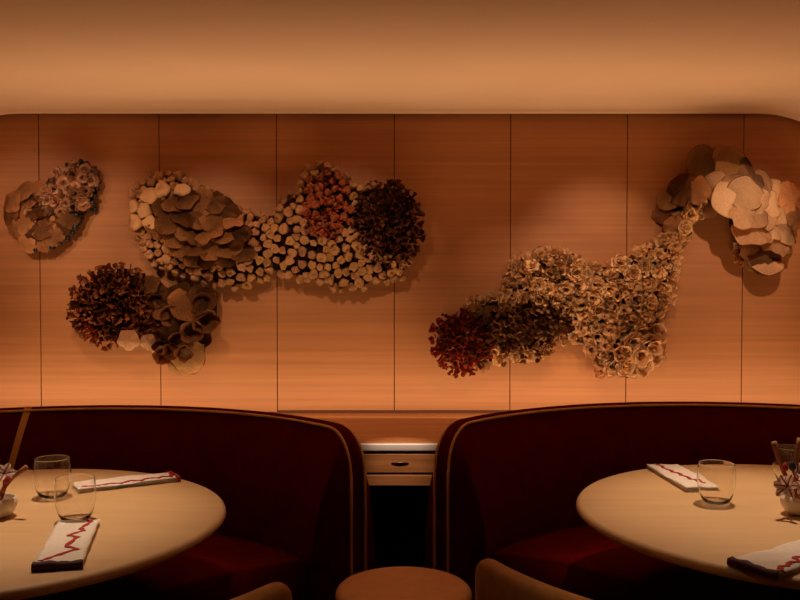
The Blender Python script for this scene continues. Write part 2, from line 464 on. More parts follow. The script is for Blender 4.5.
def napkin(label, p0, p1, width, zig, hem=True, layers=3, th=.015, hem_col='dark_hem'):
    """p0: hemmed end, p1: other end (table plane)"""
    p0, p1 = Vector(p0), Vector(p1)
    L = (p1 - p0).length
    d = (p1 - p0) / L
    t = thing('folded_napkin', label, 'napkin', (p0.x, p0.y, TZ + .0004), math.atan2(d.y, d.x), 'folded linen napkins')
    lt = th / layers
    def surf(u, v): return .0014 * math.sin(u * 17 + v * 30) + .0007 * math.sin(v * 90 + u * 40)
    for k in range(layers):
        ins = .0025 * (layers - 1 - k) * (1 if k % 2 else -.3)
        bm = bmesh.new()
        nu, nv = 30, 12
        z0 = k * lt
        top, bot = [], []
        for i in range(nu + 1):
            u = lerp(ins * .6, L - ins, i / nu)
            ra, rb = [], []
            for j in range(nv + 1):
                v = lerp(-width / 2 + abs(ins), width / 2 - abs(ins), j / nv)
                ed = min(i / nu * L, (1 - i / nu) * L, (v + width / 2 - abs(ins)), (width / 2 - abs(ins) - v))
                rnd = lt * .42 * (1 - min(1, max(0, ed) / .006)) ** 2
                wob = surf(u, v) * (.3 + .35 * k)
                if k == 0: wob0 = 0
                else: wob0 = surf(u, v) * (.3 + .35 * (k - 1))
                ra.append(bm.verts.new((u, v + .001 * math.sin(u * 60 + k), z0 + lt - rnd + wob)))
                rb.append(bm.verts.new((u, v + .001 * math.sin(u * 60 + k), z0 + rnd + wob0 + .0002)))
            top.append(ra); bot.append(rb)
        for i in range(nu):
            for j in range(nv):
                bm.faces.new((top[i][j], top[i + 1][j], top[i + 1][j + 1], top[i][j + 1]))
                bm.faces.new((bot[i][j], bot[i][j + 1], bot[i + 1][j + 1], bot[i + 1][j]))
        for i in range(nu):
            bm.faces.new((top[i][0], bot[i][0], bot[i + 1][0], top[i + 1][0]))
            bm.faces.new((top[i][nv], top[i + 1][nv], bot[i + 1][nv], bot[i][nv]))
        for j in range(nv):
            bm.faces.new((top[0][j], top[0][j + 1], bot[0][j + 1], bot[0][j]))
            bm.faces.new((top[nu][j], bot[nu][j], bot[nu][j + 1], top[nu][j + 1]))
        obj('cloth_layer', bm, M['linen'], t)
    if hem:
        # dark border wrapped round the folded end
        secs = []
        for j in range(17):
            v = lerp(-width / 2 - .0015, width / 2 + .0015, j / 16)
            sc = .010 + .005 * math.sin(j * 1.3) * (1 if j % 3 else .2)
            w = surf(0, v)
            secs.append([(sc, v, th + .0022 + w), (-.004, v, th + .001 + w), (-.0065, v, th * .6), (-.0065, v, th * .3), (-.004, v, .0002), (.004, v, .0002), (.002, v, th * .5), (.003, v, th - .002 + w)])
        obj('hem', sweep(secs), M[hem_col], t, label='dark maroon hem at one end')
    # embroidery: a raised zigzag ribbon on the top layer
    pts = []
    for (u, v) in zig:
        pts.append(Vector((u * L, (v - .5) * width)))
    secs = []
    dense = []
    for a, b in zip(pts, pts[1:]):
        for k in range(4): dense.append(a.lerp(b, k / 4))
    dense.append(pts[-1])
    for i, p in enumerate(dense):
        q0, q1 = dense[max(0, i - 1)], dense[min(len(dense) - 1, i + 1)]
        tg = (q1 - q0); tg = tg.normalized() if tg.length > 1e-6 else Vector((1, 0))
        nn = Vector((-tg.y, tg.x)) * (.0062 + .0030 * math.sin(i * 2.3))
        z = th + surf(p.x, p.y) * 1.0
        secs.append([(p.x + nn.x, p.y + nn.y, z), (p.x + nn.x * .6, p.y + nn.y * .6, z + .0018), (p.x - nn.x * .6, p.y - nn.y * .6, z + .0018), (p.x - nn.x, p.y - nn.y, z)])
    obj('embroidery', sweep(secs), M['red_thread'], t, label='red zigzag embroidery')
    return t
napkin('white folded napkin at the front of the left table, red zigzag and dark hem', (-.757, 1.972), (-.838, 2.335), .104,
       [(1, .40), (.93, .18), (.76, .36), (.68, .26), (.60, .58), (.53, .34), (.34, .50), (.25, .22), (.12, .66), (.05, .88)])
napkin('white folded napkin lying at the back of the left table', (-.722, 2.868), (-.985, 2.712), .100,
       [(.02, .3), (.08, .9), (.14, .7), (.2, .85), (.3, .72), (.38, .9), (.48, .75), (.58, .88), (.68, .72), (.8, .86), (.95, .76)], hem_col='red_thread')
napkin('white folded napkin at the back of the right table, red line along it', (.912, 2.690), (.886, 3.030), .108,
       [(.14, .28), (.18, .42), (.24, .34), (.3, .5), (.38, .44), (.46, .56), (.54, .50), (.62, .62), (.7, .56), (.8, .68), (.9, .64), (.98, .76)], hem=False)
napkin('white folded napkin at the front of the right table, dark hem to the left', (.772, 1.955), (1.057, 2.150), .118,
       [(.02, .10), (.08, .06), (.13, .20), (.19, .14), (.25, .22), (.31, .12), (.36, .34), (.45, .2), (.55, .32), (.66, .18), (.8, .3), (.95, .2)])

def flower_bowl(label, x, y):
    t = thing('flower_bowl', label, 'bowl', (x, y, TZ), 0, 'small white flower bowls')
    obj('vessel', lathe([(0, 0), (.026, 0), (.040, .008), (.050, .026), (.052, .040), (.048, .052), (.0455, .0525), (.044, .050), (.048, .039), (.046, .027), (.036, .012), (0, .007)], 48), M['ceramic'], t)
    return t
def twig(label, pts, r0, r1, group):
    n = len(pts)
    o = obj('dried_twig', tube(pts, [lerp(r0, r1, k / (n - 1)) * (1 + .15 * math.sin(k * 5)) for k in range(n)], 8), M['twig'])
    return tag(o, label, 'twig', group)
def bend(a, b, sag, n=9):
    a, b = Vector(a), Vector(b)
    s = Vector(sag)
    return [a.lerp(b, k / n) + s * math.sin(math.pi * k / n) for k in range(n + 1)]
def striped_flower(label, loc, aim, size, npet, stem_to, group, seed):
    rnd = random.Random(seed)
    t = thing('striped_flower', label, 'flower', loc, 0, group)
    q = Vector(aim).to_track_quat('Z', 'Y').to_matrix().to_4x4()
    for k in range(npet):
        bm = bmesh.new()
        nu, nv = 8, 4
        L_, W_ = size * rnd.uniform(.85, 1.1), size * .26
        g = []
        for i in range(nu + 1):
            f = i / nu
            w = W_ * math.sin(math.pi * min(1, .06 + f * .94)) ** .7
            g.append([bm.verts.new((L_ * f * math.cos(.5 * f), lerp(-w, w, j / nv), L_ * (.55 * f - .35 * f * f) + .15 * w * abs(lerp(-1, 1, j / nv)))) for j in range(nv + 1)])
        for i in range(nu):
            for j in range(nv): bm.faces.new((g[i][j], g[i + 1][j], g[i + 1][j + 1], g[i][j + 1]))
        bmesh.ops.solidify(bm, geom=bm.faces[:], thickness=.0012)
        o = obj('petal', bm, M['petal'], t)
        o.matrix_local = q @ Matrix.Rotation(2 * math.pi * k / npet + rnd.uniform(-.2, .2), 4, 'Z') @ Matrix.Rotation(rnd.uniform(-.5, .1), 4, 'Y')
    d = Vector(stem_to) - Vector(loc)
    obj('stem', tube(bend((0, 0, 0), d, (.003, .002, 0), 6), .0022, 8), M['red_stem'], t, label='red stem')
    return t
BL = (-1.088, 2.415); BR = (1.092, 2.44)
flower_bowl('small white bowl of flowers on the left table', *BL)
flower_bowl('small white bowl of flowers on the right table', *BR)
def B(c, x, y, z): return (c[0] + x, c[1] + y, TZ + z)
# right arrangement
twig('brown twig leaning to the left out of the right flower bowl', bend(B(BR, .012, 0, .02), on_depth(774, 442, 2.44), (-.012, 0, .0)), .0045, .0075, 'twigs in the right bowl')
twig('brown twig leaning to the right out of the right flower bowl', bend(B(BR, -.006, .01, .02), on_depth(800, 438, 2.46), (-.006, 0, .0)), .0045, .0072, 'twigs in the right bowl')
g = 'striped flowers in the right bowl'
striped_flower('white striped flower hanging over the left rim of the right bowl', on_depth(788, 486, 2.40), (-.55, -.6, .35), .045, 6, B(BR, .0, .0, .025), g, 3)
striped_flower('white striped flower standing highest in the right bowl', on_depth(797, 474, 2.44), (.15, -.6, .6), .04, 6, B(BR, .004, .004, .025), g, 5)
striped_flower('white striped flower low at the front of the right bowl', on_depth(801, 490, 2.395), (.25, -.8, .25), .036, 5, B(BR, .006, -.004, .025), g, 8)
def bud(label, loc, r, stem_to, m, group=None):
    t = thing('flower_bud', label, 'bud', loc, 0, group)
    obj('head', lathe([(0, -r * 1.2), (r * .7, -r * .8), (r, 0), (r * .75, r * .9), (r * .25, r * 1.6), (0, r * 1.75)], 14), M[m], t)
    obj('stem', tube(bend((0, 0, -r), Vector(stem_to) - Vector(loc), (.002, 0, 0), 6), .002, 8), M['red_stem'], t)
bud('red bud between the twigs of the right bowl', on_depth(785, 468, 2.43), .009, B(BR, 0, 0, .03), 'red_stem')
bud('dark bud beside the right twig of the right bowl', on_depth(792.5, 467, 2.425), .010, B(BR, .004, 0, .03), 'leaf_dark')
# left arrangement
twig('brown twig leaning to the right out of the left flower bowl', bend(B(BL, -.01, 0, .03), on_depth(27, 467, 2.42), (-.004, 0, .012)), .0042, .0066, None)
g = 'striped flowers in the left bowl'
striped_flower('white striped flower facing right above the left bowl', on_depth(4, 474, 2.41), (.25, -.6, .5), .036, 6, B(BL, .004, .0, .025), g, 11)
striped_flower('white striped flower at the left edge of the photo in the left bowl', on_depth(-8, 486, 2.39), (-.35, -.7, .35), .042, 6, B(BL, -.005, .0, .025), g, 12)
bud('red bud under the right-leaning twig of the left bowl', on_depth(7, 481, 2.395), .008, B(BL, .004, 0, .03), 'red_stem')

# ------------------------------------------------------------------ wall relief sculptures
# element meshes: local +Z points away from the wall, unit radius
def finish(bm, name, m, sol=0.0):
    if sol: bmesh.ops.solidify(bm, geom=bm.faces[:], thickness=sol)
    bmesh.ops.recalc_face_normals(bm, faces=bm.faces[:])
    me = bpy.data.meshes.new(name); bm.to_mesh(me); bm.free()
    me.materials.append(m); me.polygons.foreach_set('use_smooth', [True] * len(me.polygons))
    return me
def polar(rs, seg, fn, pole=True):
    bm = bmesh.new()
    rings = []
    for r in rs:
        if r == 0: rings.append([bm.verts.new(fn(0, 0))])
        else: rings.append([bm.verts.new(fn(r, 2 * math.pi * k / seg)) for k in range(seg)])
    for a, b in zip(rings, rings[1:]):
        for k in range(seg):
            j = (k + 1) % seg
            if len(a) == 1: bm.faces.new((a[0], b[k], b[j]))
            else: bm.faces.new((a[k], a[j], b[j], b[k]))
    return bm
def m_bud(rnd, m):
    """a blunt rounded bud on a short stalk"""
    lob = rnd.choice((3, 4, 5)); ph = rnd.random() * 6; am = rnd.uniform(.04, .09); dm = rnd.uniform(.05, .35); ph2 = rnd.random() * 6
    seg = 20
    bm = bmesh.new()
    prof = [(.40, -1.2, 0), (.55, -.6, .3), (.86, -.22, .8), (1.0, .05, 1), (.97, .25, 1), (.82, .42, .9), (.55, .50, .6), (.25, .48 - dm * .6, .3)]
    rings = []
    for r, z, w in prof:
        rings.append([bm.verts.new((r * (1 + am * w * math.cos(lob * a + ph) + .06 * math.cos(a + ph2)) * math.cos(a), r * .9 * (1 + am * w * math.cos(lob * a + ph)) * math.sin(a), z + .12 * w * math.cos(2 * a + ph2))) for a in [2 * math.pi * k / seg for k in range(seg)]])
    for a, b in zip(rings, rings[1:]):
        for k in range(seg): bm.faces.new((a[k], a[(k + 1) % seg], b[(k + 1) % seg], b[k]))
    c = bm.verts.new((0, 0, .48 - dm))
    for k in range(seg): bm.faces.new((rings[-1][k], rings[-1][(k + 1) % seg], c))
    bm.faces.new(rings[0][::-1])
    off = Vector((rnd.random() * 50, rnd.random() * 50, 0))
    sq = rnd.uniform(.9, 1.35)
    for v in bm.verts:
        d = noise.noise_vector(v.co * 1.5 + off) * .24
        v.co = Vector((v.co.x + d.x, v.co.y + d.y, v.co.z * sq + d.z * .8))
    return finish(bm, 'blossom', m)
def m_cap(rnd, m, wav=.10, dome=.25, curl=0., sol=.07, lob=None, rimw=.07):
    k1 = lob or rnd.choice((3, 4, 5)); k2 = k1 * 2 + 1; p1, p2, p3 = [rnd.random() * 6 for _ in range(3)]
    el = rnd.uniform(.82, 1.0)
    def fn(r, a):
        rim = 1 + r * (rimw * math.cos(k1 * a + p1) + rimw * .5 * math.cos(k2 * a + p2))
        z = dome * (1 - r * r) + wav * r * r * (math.cos(k1 * a + p3) + .5 * math.cos(k2 * a + p1)) + curl * r ** 3 + .018 * math.sin(r * 26)
        return (r * rim * math.cos(a), el * r * rim * math.sin(a), z)
    return finish(polar([0, .12, .25, .37, .5, .62, .74, .84, .93, 1.0], 36, fn), 'shell_cap', m, sol)
def m_rosette(rnd, m, rings=3, am=.17):
    """several concentric frilled cups"""
    bm = bmesh.new()
    for q in range(rings):
        f = (q + 1) / rings
        ro = .35 + .65 * f
        seg = 36
        lob = 3 + 2 * q; ph = rnd.random() * 6; ph2 = rnd.random() * 6
        rs = []
        for s in range(6):
            u = s / 5
            ring = []
            for k in range(seg):
                a = 2 * math.pi * k / seg
                w = u * u
                rr = ro * (.18 + .82 * u) * (1 + am * .6 * w * math.cos(lob * a + ph))
                z = -.75 + (1.15 - .30 * q / rings) * math.sin(u * 1.45) - .25 * f * u * u + am * w * math.sin(lob * a + ph2) * .8
                ring.append(bm.verts.new((rr * math.cos(a), rr * math.sin(a), z)))
            rs.append(ring)
        for a, b in zip(rs, rs[1:]):
            for k in range(seg): bm.faces.new((a[k], a[(k + 1) % seg], b[(k + 1) % seg], b[k]))
    return finish(bm, 'rosette', m, .17)
def m_ruffle(rnd, m):
    """a curled, frilled lip standing on the surface, with a rounded edge"""
    bm = bmesh.new()
    nu, nv = 22, 5
    tot = rnd.uniform(3.2, 5.6); ph = rnd.random() * 6; fq = rnd.uniform(1.5, 2.4); ph3 = rnd.random() * 6
    g = []
    for i in range(nu + 1):
        u = i / nu
        a = (u - .5) * tot
        row = []
        for j in range(nv + 1):
            v = j / nv
            rr = (.34 + .46 * v ** 1.5) * (1 + .22 * v * math.sin(fq * a * 2 + ph)) * (1 - .10 * math.cos(a + ph3))
            row.append(bm.verts.new((rr * math.cos(a), rr * math.sin(a), -.8 + 1.35 * math.sin(v * 1.25) + .12 * v * math.cos(fq * a * 2 + ph3))))
        g.append(row)
    for i in range(nu):
        for j in range(nv): bm.faces.new((g[i][j], g[i + 1][j], g[i + 1][j + 1], g[i][j + 1]))
    return finish(bm, 'ruffle', m, .17)
def m_seed(rnd, m):
    bm = bmesh.new(); bmesh.ops.create_uvsphere(bm, u_segments=12, v_segments=8, radius=1)
    return finish(bm, 'seed', m)

def inside(p, poly):
    x, y = p; c = False
    for (x0, y0), (x1, y1) in zip(poly, poly[1:] + poly[:1]):
        if (y0 > y) != (y1 > y) and x < (x1 - x0) * (y - y0) / (y1 - y0) + x0: c = not c
    return c
def edge_dist(p, poly):
    best = 1e9
    for (x0, y0), (x1, y1) in zip(poly, poly[1:] + poly[:1]):
        dx, dy = x1 - x0, y1 - y0
        t = max(0, min(1, ((p[0] - x0) * dx + (p[1] - y0) * dy) / (dx * dx + dy * dy + 1e-12)))
        best = min(best, math.hypot(p[0] - x0 - t * dx, p[1] - y0 - t * dy))
    return best

class Relief:
    """a wall sculpture; outline in metres on the wall (x, z), relative to its centre"""
    def __init__(self, label, outline_px, hmax, group='flower reliefs on the wall', balls=(), core='core'):
        self.core = core
        w = [on_depth(x, y, WY - .10) for x, y in outline_px]
        cx = sum(p.x for p in w) / len(w); cz = sum(p.z for p in w) / len(w)
        self.cx, self.cz = cx, cz
        self.poly = [(p.x - cx, p.z - cz) for p in w]
        self.hmax = hmax
        self.root = thing('flower_relief', label, 'wall sculpture', (cx, WY, cz), 0, group)
        self.balls = []
        for (x, y, r, h) in balls:
            q = self.loc(x, y); self.balls.append((q[0], q[1], r * (WY - .1) / F, h))
        self.items = []
        self.backing()
    def loc(self, px, py):
        p = on_depth(px, py, WY - .10)
        return (p.x - self.cx, p.z - self.cz)
    def h(self, x, z):
        if not inside((x, z), self.poly): return 0.01
        d = edge_dist((x, z), self.poly)
        t = min(1, d / .13)
        v = .02 + self.hmax * math.sqrt(1 - (1 - t) ** 2)
        for bx, bz, r, hh in self.balls:
            q = math.hypot(x - bx, z - bz) / r
            if q < 1: v = max(v, hh * math.sqrt(1 - q * q) + .02)
        return v
    def normal(self, x, z):
        e = .012
        gx = (self.h(x + e, z) - self.h(x - e, z)) / (2 * e)
        gz = (self.h(x, z + e) - self.h(x, z - e)) / (2 * e)
        gx = max(-1.6, min(1.6, gx)); gz = max(-1.6, min(1.6, gz))
        return Vector((-gx, -1, -gz)).normalized()
    def backing(self):
        bm = bmesh.new()
        xs = [p[0] for p in self.poly]; zs = [p[1] for p in self.poly]
        st = .022
        grid = {}
        nx, nz = int((max(xs) - min(xs)) / st) + 2, int((max(zs) - min(zs)) / st) + 2
        ins = lambda i, k: inside((min(xs) + i * st, min(zs) + k * st), self.poly) and edge_dist((min(xs) + i * st, min(zs) + k * st), self.poly) > .024
        keep = {(i, k) for i in range(nx) for k in range(nz) if ins(i, k)}
        vf, vb = {}, {}
        cells = [(i, k) for i in range(nx) for k in range(nz) if all(c in keep for c in ((i, k), (i + 1, k), (i + 1, k + 1), (i, k + 1)))]
        for i, k in cells:
            for c in ((i, k), (i + 1, k), (i + 1, k + 1), (i, k + 1)):
                if c not in vf:
                    x, z = min(xs) + c[0] * st, min(zs) + c[1] * st
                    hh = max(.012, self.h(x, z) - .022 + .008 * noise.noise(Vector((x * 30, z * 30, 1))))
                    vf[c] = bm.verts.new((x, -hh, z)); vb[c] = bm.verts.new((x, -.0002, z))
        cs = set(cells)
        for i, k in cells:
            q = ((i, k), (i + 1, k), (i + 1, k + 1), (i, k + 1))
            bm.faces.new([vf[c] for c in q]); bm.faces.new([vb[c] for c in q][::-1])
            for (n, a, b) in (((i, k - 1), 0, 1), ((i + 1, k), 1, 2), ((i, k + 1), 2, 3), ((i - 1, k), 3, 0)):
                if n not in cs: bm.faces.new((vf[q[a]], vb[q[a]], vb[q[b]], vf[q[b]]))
        obj('backing_core', bm, M[self.core], self.root, label='core seen in the gaps')  # added backing body, dark so the gaps between elements read dark
    def put(self, part, mesh, x, z, size, lift=0., tilt=None, spin=None, jit=.25, flat=.0, rnd=random):
        n = self.normal(x, z)
        if flat: n = n.lerp(Vector((0, -1, 0)), flat).normalized()
        n = (n + Vector((rnd.uniform(-jit, jit), rnd.uniform(-jit, jit) * .5, rnd.uniform(-jit, jit)))).normalized()
        if tilt: n = Vector(tilt).normalized()
        rot = n.to_track_quat('Z', 'Y').to_matrix().to_4x4() @ Matrix.Rotation(spin if spin is not None else rnd.random() * 6.28, 4, 'Z')
        hh = self.h(x, z)
        m = Matrix.Translation(Vector((x, -hh - lift, z))) @ rot @ Matrix.Diagonal((size, size, size, 1))
        back = max((m @ v.co).y for v in mesh.vertices)
        if back > -.003: m = Matrix.Translation(Vector((0, -.003 - back, 0))) @ m
        self.items.append((part, mesh, m, size))
    def fill(self, part, meshes, region, spacing, size, avoid=(), tries=6000, rnd=None, grow=0, **kw):
        """Poisson-like scatter inside region (pixel polygon) and the outline"""
        rnd = rnd or random.Random(len(self.items) + 5)
        reg = [self.loc(*p) for p in region]
        xs = [p[0] for p in reg]; zs = [p[1] for p in reg]
        got = []
        av = [(self.loc(a, b), r * (WY - .1) / F) for a, b, r in avoid]
        s = spacing
        for _ in range(tries):
            p = (rnd.uniform(min(xs), max(xs)), rnd.uniform(min(zs), max(zs)))
            if not inside(p, reg) or not inside(p, self.poly) or edge_dist(p, self.poly) < size * .45: continue
            if any(abs(p[0] - q[0]) < s and abs(p[1] - q[1]) < s and math.hypot(p[0] - q[0], p[1] - q[1]) < s for q in got): continue
            if any(math.hypot(p[0] - c[0], p[1] - c[1]) < r for c, r in av): continue
            got.append(p)
        for p in got:
            ms = meshes(p, rnd) if callable(meshes) else meshes
            self.put(part, rnd.choice(ms), p[0], p[1], size * rnd.uniform(.78, 1.22), rnd=rnd, **kw)
        return len(got)
    def build(self):
        names = {}
        for it in self.items: names.setdefault(it[0], []).append(it)
        for nm, its in names.items():
            its.sort(key=lambda i: -i[3] * (1 - .0 * i[2].translation.y))
            # those standing furthest out of the wall show largest
            its.sort(key=lambda i: -(i[3] + .25 * max(0, -i[2].translation.y)))
            for part, me, m, s in its[:100]:
                o = bpy.data.objects.new(nm, me); COL.objects.link(o); o.parent = self.root; o.matrix_local = m
            rest = its[100:]
            if rest:
                bm = bmesh.new(); mats = []
                for part, me, m, s in rest:
                    n0 = len(bm.faces)
                    nv = len(bm.verts)
                    bm.from_mesh(me)
                    bm.verts.ensure_lookup_table(); bm.faces.ensure_lookup_table()
                    for v in bm.verts[nv:]: v.co = m @ v.co
                    mt = me.materials[0]
                    if mt not in mats: mats.append(mt)
                    for f in bm.faces[n0:]: f.material_index = mats.index(mt); f.smooth = True
                me = bpy.data.meshes.new(nm); bm.to_mesh(me); bm.free()
                for mt in mats: me.materials.append(mt)
                o = bpy.data.objects.new(nm + '_mass', me); COL.objects.link(o); o.parent = self.root; o['kind'] = 'stuff'

rv = random.Random(21)
BUD = {k: [m_bud(rv, M[k]) for _ in range(7)] for k in ('bud_tan', 'bud_pale', 'bud_red', 'bud_ochre')}
CAP = {k: [m_cap(rv, M[k]) for _ in range(4)] for k in ('cap_brown', 'cap_deep', 'cap_orange', 'cap_pale', 'cap_olive', 'cap_pink')}
SHL = {k: [m_cap(rv, M[k], .12, .32, 0, .05, rv.choice((2, 3, 4)), .04) for _ in range(5)] for k in ('cap_pale', 'cap_orange', 'cap_olive')}
CUP = {k: [m_cap(rv, M[k], .10, -.55, .35, .08) for _ in range(2)] for k in ('cap_brown', 'cap_deep', 'cap_pale', 'shell_edge')}
ROS = {k: [m_rosette(rv, M[k]) for _ in range(5)] for k in ('coral', 'coral_gold', 'cap_pink', 'cap_orange', 'shell_edge')}
RUF = {k: [m_ruffle(rv, M[k]) for _ in range(5)] for k in ('ruffle_brown', 'ruffle_dark', 'ruffle_red', 'ruffle_olive')}
RUFC = [m_ruffle(rv, M['coral']) for _ in range(5)]
SEED = [m_seed(rv, M['seed'])]
PX = (WY - .12) / F               # metres on the sculpture per photo pixel

def rim(m, inner, outer):
    # growth bands of the fungus: darker centre, pale growing edge
    nt = m.node_tree; N = nt.nodes; L = nt.links; b = N['Principled BSDF']
    src = b.inputs['Base Color'].links[0].from_socket
    tc = N.new('ShaderNodeTexCoord'); ln = N.new('ShaderNodeVectorMath'); ln.operation = 'LENGTH'
    L.new(tc.outputs['Object'], ln.inputs[0])
    mr = N.new('ShaderNodeMapRange'); mr.inputs['From Min'].default_value = .45; mr.inputs['From Max'].default_value = 1.02
    mr.inputs['To Min'].default_value = inner; mr.inputs['To Max'].default_value = outer
    L.new(ln.outputs['Value'], mr.inputs['Value'])
    mx = N.new('ShaderNodeMix'); mx.data_type = 'RGBA'; mx.blend_type = 'MULTIPLY'; mx.inputs['Factor'].default_value = 1
    cb = N.new('ShaderNodeCombineColor')
    for k in range(3): L.new(mr.outputs[0], cb.inputs[k])
    L.new(src, mx.inputs[6]); L.new(cb.outputs[0], mx.inputs[7]); L.new(mx.outputs[2], b.inputs['Base Color'])
for k, a, b_ in (('cap_brown', .72, 1.35), ('cap_deep', .75, 1.5), ('cap_olive', .85, 1.2), ('cap_orange', .8, 1.15)): rim(M[k], a, b_)

# --- 1: small relief at the far left
o1 = [(4, 208), (9, 192), (22, 182), (38, 182), (50, 172), (66, 160), (84, 157), (98, 164), (103, 180), (100, 196), (90, 208), (82, 224), (66, 242), (50, 252), (32, 252), (22, 243), (8, 228)]
r1 = Relief('small tan flower relief at the far left of the panelled wall, edged with dark seeds', o1, .05)
for x, y in [(68, 160), (76, 158), (84, 157), (91, 160), (98, 165), (101, 171), (103, 178), (102, 186), (100, 194), (97, 201), (92, 207), (87, 211), (81, 214), (82, 221), (79, 227), (75, 233), (69, 239), (62, 243), (54, 248), (45, 251), (36, 251), (28, 248), (100, 182), (97, 208), (85, 217), (77, 223), (66, 234), (60, 238)]:
    q = r1.loc(54 + (x - 54) * .93, 205 + (y - 205) * .95)
    r1.put('seed', SEED[0], q[0], q[1], rv.uniform(1.8, 3.6) * PX, lift=rv.uniform(.0, .02))
for x, y, s, tl in [(13, 214, 13, (-.6, -1, -.1)), (16, 200, 13, (-.5, -1, .4)), (28, 190, 13, (-.3, -1, .6)), (41, 187, 11, (-.1, -1, .7)), (18, 227, 12, (-.5, -1, -.3)), (27, 206, 13, (-.3, -1, .2)), (29, 221, 13, (-.3, -1, .1)), (36, 232, 12, (-.2, -1, -.3)), (30, 242, 11, (-.3, -1, -.4)),
                    (46, 242, 11, (.0, -1, -.4)), (58, 236, 11, (.3, -1, -.4)), (47, 227, 13, (.0, -1, .2)), (63, 226, 11, (.3, -1, -.1)), (72, 217, 11, (.4, -1, -.1)), (38, 210, 12, (-.2, -1, .4)), (58, 220, 11, (.2, -1, .2)), (36, 198, 11, (-.3, -1, .6)), (80, 208, 9, (.5, -1, -.1)), (86, 202, 8, (.5, -1, -.0))]:
    q = r1.loc(x, y)
    r1.put('petal_cap', rv.choice(CAP['cap_orange']), q[0], q[1], s * PX, lift=.008 + rv.uniform(0, .02), tilt=tl)
r1.fill('frilled_rosette', lambda p, r: ROS['cap_pink'] if r.random() < .8 else ROS['cap_orange'], [(28, 214), (44, 192), (58, 170), (72, 162), (88, 162), (98, 175), (96, 192), (82, 206), (64, 216), (46, 222)], 7.6 * PX, 7.0 * PX, lift=.024, jit=.35)
r1.root.location.x -= .023; r1.root.location.z -= .004
r1.build()

# --- 2: the large left relief
o2 = [(126, 208), (127, 190), (138, 175), (158, 168), (180, 172), (200, 182), (225, 194), (243, 207), (262, 211), (278, 200), (294, 184), (306, 166), (324, 158), (340, 164), (354, 180), (374, 182), (394, 178), (411, 188), (421, 208), (424, 236), (417, 262), (404, 280), (384, 284), (362, 291), (340, 293), (315, 286), (293, 280), (270, 278), (246, 289), (225, 292), (200, 286), (175, 277), (150, 267), (138, 248), (128, 226)]
r2 = Relief('long tan and brown flower relief left of centre with pale buds and brown caps', o2, .10, balls=[(390, 222, 40, .16), (195, 225, 55, .13)])
caps2 = [(165, 208, 12, 'd'), (178, 205, 13, 'd'), (190, 200, 15, 'b'), (203, 203, 16, 'b'), (216, 203, 15, 'o'), (226, 210, 14, 'b'), (174, 222, 17, 'b'), (190, 217, 16, 'd'), (203, 216, 17, 'b'), (218, 220, 17, 'b'), (232, 220, 13, 'o'),
         (180, 234, 16, 'd'), (195, 231, 17, 'b'), (210, 232, 17, 'd'), (225, 233, 16, 'b'), (238, 236, 15, 'b'), (185, 246, 15, 'b'), (200, 246, 16, 'b'), (215, 246, 16, 'd'), (230, 246, 15, 'b'), (243, 250, 14, 'b'), (196, 256, 13, 'd'), (210, 257, 14, 'b'), (226, 258, 14, 'b'), (160, 228, 12, 'd')]
for x, y, s, c in caps2:
    q = r2.loc(x, y)
    ms = {'d': CAP['cap_deep'], 'b': CAP['cap_brown'], 'o': CAP['cap_orange']}[c]
    r2.put('fungus_cap', rv.choice(ms), q[0], q[1], s * PX * 1.02, lift=.012 + rv.uniform(0, .015), tilt=(rv.uniform(-.5, .5), -1, rv.uniform(.1, 1.1)))
for x, y, s in [(152, 197, 9.5), (147, 211, 8.5), (138, 222, 8.5), (165, 190, 8.5), (185, 192, 8.5), (153, 224, 8.5), (136, 207, 7)]:
    q = r2.loc(x, y)
    r2.put('pale_blossom', rv.choice(BUD['bud_pale']), q[0], q[1], s * PX, lift=.028, jit=.15)
avoid2 = [(x, y, s * .72) for x, y, s, c in caps2] + [(152, 198, 9), (147, 210, 9), (140, 222, 9), (163, 190, 8), (185, 192, 8), (150, 222, 9), (392, 219, 38), (410, 240, 22)]
# red zone in the middle of the right half
def z2(p, r):
    px = p[0] / PX; a = r2.loc(328, 205)
    d = math.hypot((p[0] - a[0]) / (26 * PX), (p[1] - a[1]) / (36 * PX))
    if d < 1: return BUD['bud_red']
    b = r2.loc(370, 265)
    if math.hypot((p[0] - b[0]) / (52 * PX), (p[1] - b[1]) / (26 * PX)) < 1: return BUD['bud_ochre'] if r.random() < .7 else BUD['bud_tan']
    return BUD['bud_tan'] if r.random() < .82 else BUD['bud_ochre']
r2.fill('blossom', z2, o2, 7.2 * PX, 4.8 * PX, avoid2, lift=.002, jit=.75, tries=26000)
q = [(x, y) for x, y in [(390 + 37 * math.cos(a), 222 + 44 * math.sin(a)) for a in [k * .4 for k in range(16)]]]
r2.fill('ruffle', lambda p, r: RUF['ruffle_dark'], q, 5.6 * PX, 5.6 * PX, lift=.010, jit=.45, tries=14000)
q = [(x, y) for x, y in [(326 + 22 * math.cos(a), 208 + 34 * math.sin(a)) for a in [k * .4 for k in range(16)]]]
r2.fill('red_ruffle', lambda p, r: RUF['ruffle_red'] if r.random() < .6 else RUF['ruffle_brown'], q, 6.4 * PX, 4.6 * PX, lift=.014, jit=.4, tries=3000)
r2.build()

